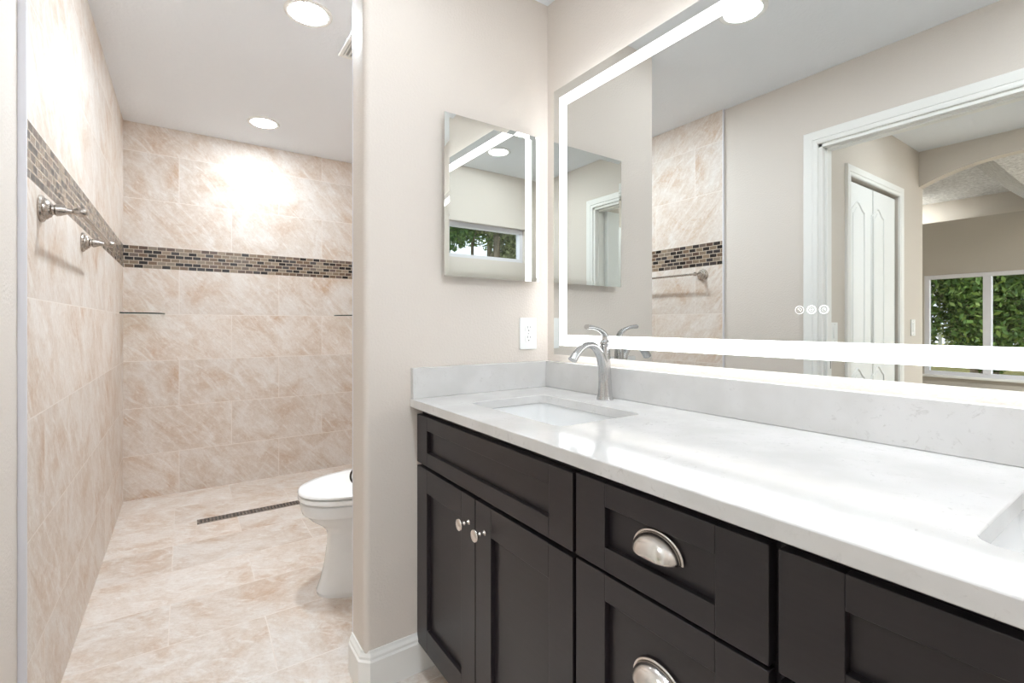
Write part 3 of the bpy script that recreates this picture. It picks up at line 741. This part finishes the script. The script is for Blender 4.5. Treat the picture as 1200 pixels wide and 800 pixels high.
def outlet():
    x0, x1, z0, z1 = 1.0862, 1.168, 1.034, 1.160; xc = (x0+x1)/2; zc = (z0+z1)/2
    t = thing('power_outlet', (xc, YP, zc), 'white double power outlet on the partition above the side splash', 'outlet')
    G().box(x0, YP-.006, z0, x1, YP, z1).build('cover_plate', M['plastic'], t, bevel=.0025)
    for dz in (.0195, -.0195):
        f = G().prism([(x, z) for x, z in rrect(xc, zc+dz, .0165, .0155, .009)], 'Y', YP-.0082, YP-.005).build('receptacle', M['plastic'], t, bevel=.0006)
        G().box(xc-.0075, YP-.0086, zc+dz+.001, xc-.0055, YP-.008, zc+dz+.010).box(xc+.0055, YP-.0086, zc+dz+.002, xc+.0075, YP-.008, zc+dz+.009).prism([(x, z) for x, z in rrect(xc, zc+dz-.0075, .0026, .0026, .0026)], 'Y', YP-.0086, YP-.008).build('slots', M['slot'], f)
    G().lathe([(.003, 0), (.0025, .0012)], (xc, YP-.006, zc), (0, -1, 0), 12).build('screw', M['housing'], t)
outlet()

# ------------------------------------------------------------------ shower things
def towel_bar():
    z = 1.446; ya, yb_ = 1.778, 2.415
    t = thing('towel_bar', (XL, (ya+yb_)/2, z), 'brushed nickel towel bar under the mosaic band on the shower wall', 'towel bar')
    for y in (ya, yb_):
        G().lathe([(.0, .0), (.036, 0), (.0365, .004), (.034, .008), (.029, .010), (.028, .014), (.023, .018), (.021, .022), (.0145, .025), (.0135, .029), (.017, .033), (.0155, .040), (.011, .050), (.0075, .060), (.0065, .066), (.0085, .069), (.011, .074), (.0125, .080), (.0120, .087), (.008, .094), (0, .097)],
            (XL, y, z), (1, 0, 0), 32).build('post', M['bar'], t, smooth=35)
    G().tube([(XL+.080, ya-.002, z), (XL+.080, yb_+.002, z)], .0065, 18).build('bar', M['bar'], t, smooth=40)
towel_bar()
def corner_shelf(x, sx, label):
    z = 1.2005; L = .215
    pts = [(x, YB)]
    for k in range(13):
        a = R(90*k/12); pts.append((x+sx*L*math.cos(a)**.8, YB-L*math.sin(a)**.8))
    t = thing('corner_shelf', (x, YB, z))
    G().prism(pts, 'Z', z, z+.007).build('glass_plate', M['shelf'], t)
    e_ = G(); ed = pts[1:]
    for a, b2 in zip(ed, ed[1:]):
        n_ = Vector((sx, -1)).normalized()*.0015
        e_.prism([a, b2, (b2[0]+n_.x, b2[1]+n_.y), (a[0]+n_.x, a[1]+n_.y)], 'Z', z-.0005, z+.0075)
    e_.build('front_edge', M['shelf_edge'], t)
    tag(t, label, 'glass shelf', 'glass corner shelves')
corner_shelf(XL, 1, 'green glass corner shelf where the two tiled walls meet')
corner_shelf(XV-.012-.02, -1, 'green glass corner shelf partly hidden by the partition')
def drain():
    x0, x1, y0, y1 = .0615, 1.02, 3.222, 3.292
    t = thing('linear_drain', ((x0+x1)/2, (y0+y1)/2, 0), 'long narrow steel drain grate across the shower floor', 'drain')
    G().box(x0, y0, -.004, x1, y1, .0008).build('channel', M['slot'], t)
    G().box(x0, y0, 0, x1, y0+.006, .003).box(x0, y1-.006, 0, x1, y1, .003).box(x0, y0, 0, x0+.006, y1, .003).box(x1-.006, y0, 0, x1, y1, .003).build('frame', M['steel'], t)
    gr = G(); n = 52; w_ = (x1-x0-.012)/n
    for i in range(n):
        xa = x0+.006+i*w_; gr.box(xa, y0+.006, .0005, xa+w_*.5, y1-.006, .0026)
    for yy in (y0+.021, y0+.044): gr.box(x0+.006, yy, .0005, x1-.006, yy+.005, .0026)
    gr.build('grate', M['steel'], t)
drain()

def toilet():
    cyt = 2.105; xt = XV-.014
    t = thing('toilet', (.75, cyt, 0), 'white elongated toilet with closed lid half hidden by the partition', 'toilet')
    def egg(xf, xb, hw, z, n=40, sq=1.0):
        # elongated outline: pointed round front at xf, blunt back at xb
        out = []
        xm = xf+(xb-xf)*.58
        for k in range(n):
            a = 2*math.pi*k/n; c_, s_ = math.cos(a), math.sin(a)
            if c_ < 0: x = xm+(xm-xf)*c_
            else: x = xm+(xb-xm)*(abs(c_)**.6)
            out.append((x, cyt+hw*(abs(s_)**(.92))*(1 if s_ > 0 else -1), z))
        return out
    b_ = [egg(.402, .95, .168, .3975), egg(.394, .95, .176, .394), egg(.393, .95, .177, .387), egg(.397, .95, .174, .368), egg(.401, .95, .171, .352), egg(.4045, .95, .168, .346), egg(.413, .95, .160, .341), egg(.434, .955, .146, .318), egg(.474, .96, .125, .288), egg(.497, .97, .112, .262), egg(.502, .98, .109, .235), egg(.500, .98, .108, .19), egg(.490, 1.0, .112, .12), egg(.474, 1.02, .121, .055), egg(.461, 1.03, .128, .022), egg(.458, 1.03, .130, .012), egg(.460, 1.03, .129, .008), egg(.460, 1.03, .129, -.004)]
    G().loft(b_).build('bowl', M['china'], t, smooth=35)
    G().loft([egg(.408, .88, .162, .396), egg(.408, .88, .162, .4055), egg(.390, .88, .181, .406), egg(.387, .885, .184, .409), egg(.387, .885, .184, .420), egg(.390, .88, .181, .4235), egg(.407, .88, .164, .424), egg(.407, .88, .164, .4300)]).build('seat', M['seat'], t, smooth=40)
    G().loft([egg(.406, .885, .165, .4290), egg(.390, .885, .181, .4295), egg(.386, .89, .186, .433), egg(.387, .89, .186, .440), egg(.394, .885, .178, .4475), egg(.43, .86, .15, .452), egg(.5, .8, .1, .454)]).build('lid', M['seat'], t, smooth=40)
    for s_ in (-1, 1): G().lathe([(.014, 0), (.014, .03), (.01, .034)], (.905, cyt+s_*.075-.015, .425), (0, 1, 0), 16).build('hinge', M['seat'], t, smooth=40)
    G().box(.985, cyt-.21, .36, xt-.004, cyt+.21, .735).build('tank', M['china'], t, bevel=.02, seg=4)
    G().box(.972, cyt-.22, .737, xt-.002, cyt+.22, .772).build('tank_lid', M['china'], t, bevel=.01, seg=3)
    G().tube([(.985, cyt-.16, .67), (.968, cyt-.16, .67), (.962, cyt-.13, .667), (.962, cyt-.09, .662)], .007, 12).build('flush_lever', M['nickel'], t, smooth=50)
    G().box(.88, cyt-.12, .30, 1.05, cyt+.12, .405).build('tank_deck', M['china'], t, bevel=.02, seg=3)
toilet()
def ring_holder():
    x, z = .5185, .578
    t = thing('paper_holder', (x, YP2, z), 'dark metal ring holder just past the partition edge above the lid', 'holder')
    G().lathe([(0, 0), (.022, 0), (.022, .005), (.012, .010), (.008, .02), (.008, .105), (.010, .11), (0, .113)], (x+.015, YP2+.003, z), (0, 1, 0), 24).build('post', M['bronze'], t, smooth=40)
    path = [(x+.015+.034*math.cos(R(a)), YP2+.112, z+.034*math.sin(R(a))) for a in range(0, 361, 12)]
    G().tube(path, .0036, 10, up=(0, 1, 0)).build('ring', M['bronze'], t, smooth=60)
ring_holder()

# ------------------------------------------------------------------ outdoors
def crown(gg, c, rad, n, size):
    c = Vector(c)
    for _ in range(n):
        d = Vector((random.gauss(0, 1), random.gauss(0, 1), random.gauss(0, 1))).normalized()*random.random()**.4
        p = c+Vector((d.x*rad[0], d.y*rad[1], d.z*rad[2]))
        a = Vector((random.gauss(0, 1), random.gauss(0, 1), random.gauss(0, 1))).normalized(); b_ = a.orthogonal().normalized()
        q = Matrix.Rotation(random.random()*6.28, 3, a); b_ = q @ b_; e = a.cross(b_); s_ = size*random.uniform(.6, 1.3)
        gg.add([p-b_*s_, p-e*s_*.45, p+b_*s_, p+e*s_*.45], [(0, 1, 2, 3)])
def tree(x, y, h, crowns, mat, label, n=2200, size=.11, tr=.12, nb=5):
    t = thing('tree', (x, y, -.15), label, 'tree', 'trees outside')
    tk = G(); lean = random.uniform(-.3, .3)
    top = Vector((x+lean*.5, y+lean, h*.8))
    tk.tube([(x, y, -.2), (x+lean*.1, y+lean*.2, h*.3), tuple(top)], [tr, tr*.8, tr*.3], 10)
    for i in range(nb):
        a = random.random()*6.28; z = h*random.uniform(.25, .6); L = random.uniform(.6, 1.4)
        tk.tube([(x+lean*.2, y+lean*.3, z), (x+math.cos(a)*L*.5, y+math.sin(a)*L*.5, z+.4), (x+math.cos(a)*L, y+math.sin(a)*L, z+1.0)], [tr*.45, tr*.3, tr*.1], 7)
    tk.build('trunk', M['bark'], t, smooth=60)
    fl = G()
    for (dx, dy, z, rx, ry, rz) in crowns: crown(fl, (x+dx, y+dy, z), (rx, ry, rz), n, size)
    fl.build('foliage', mat, t, fix=False)
g_ = G().box(-40, -40, -.35, XD-8.0, 40, -.15).box(-8.2, -40, -.35, 20, -3.3, -.15)
tag(g_.build('lawn', M['grass']), 'dry yellow-green lawn outside the windows', 'lawn', kind='structure')
for i, (x, y, h, m_) in enumerate(((-11.2, 4.0, 4.2, 'leaf_a'), (-11.8, 2.5, 4.6, 'leaf_a'), (-12.6, 1.0, 4.4, 'leaf_b'), (-14.2, 3.2, 5.2, 'leaf_c'), (-14.5, 5.4, 5.0, 'leaf_b'), (-15.2, 1.2, 5.4, 'leaf_b'))):
    lab = ['light green tree outside the wide window, beside its frame', 'light green tree outside the wide window, behind the left pane', 'deep green tree outside the wide window, behind the middle bar',
           'olive tree behind the nearer trees outside the wide window', 'tall deep green tree far behind the wide window frame', 'tall deep green tree far outside the wide window, behind the others'][i]
    tree(x, y, h, [(0, 0, h*.30, .8, .8, h*.28), (.1, .1, h*.55, .95, .95, h*.3), (-.1, -.1, h*.8, .85, .85, h*.25)], M[m_], lab, 5000, .075)
def pf():
    t = thing('picket_fence', (-16.5, 3, -.15), 'white picket fence far behind the trees outside the wide window', 'fence')
    p = G()
    for i in range(60): p.box(-16.5, -2+i*.16, -.15, -16.47, -2+i*.16+.09, 1.02)
    p.build('pickets', M['fence'], t)
    G().box(-16.54, -2, .2, -16.5, 7.6, .29).box(-16.54, -2, .75, -16.5, 7.6, .84).build('rails', M['fence'], t)
pf()
for i, (x, y, h, m_, n, tr, cr_) in enumerate((
    (-3.1, -5.53, 4.6, 'leaf_c', 2600, .14, [(-.6, -.1, 3.1, .75, .5, .75), (-.55, 0, 2.6, .5, .4, .4), (.3, .1, 3.35, .5, .4, .35)]),
    (-2.72, -5.9, 4.8, 'leaf_b', 1300, .06, [(.2, -.1, 3.2, .6, .5, .42)]),
    (-1.75, -5.6, 4.6, 'leaf_b', 2600, .1, [(-.1, 0, 3.15, .75, .5, .6)]),
    (-4.6, -8.2, 6.5, 'leaf_a', 2200, .12, [(0, 0, 3.9, 1.6, .8, .7), (1.4, 0, 4.2, 1.2, .8, .6)]))):
    lab = ['olive tree with a thick pale trunk outside the narrow high window', 'slim dark tree in the middle of the narrow high window', 'leafy dark tree at one end of the narrow high window', 'bushy tree farther away outside the narrow high window'][i]
    tree(x, y, h, cr_, M[m_], lab, n, .05 if y > -7 else .07, tr, 1)
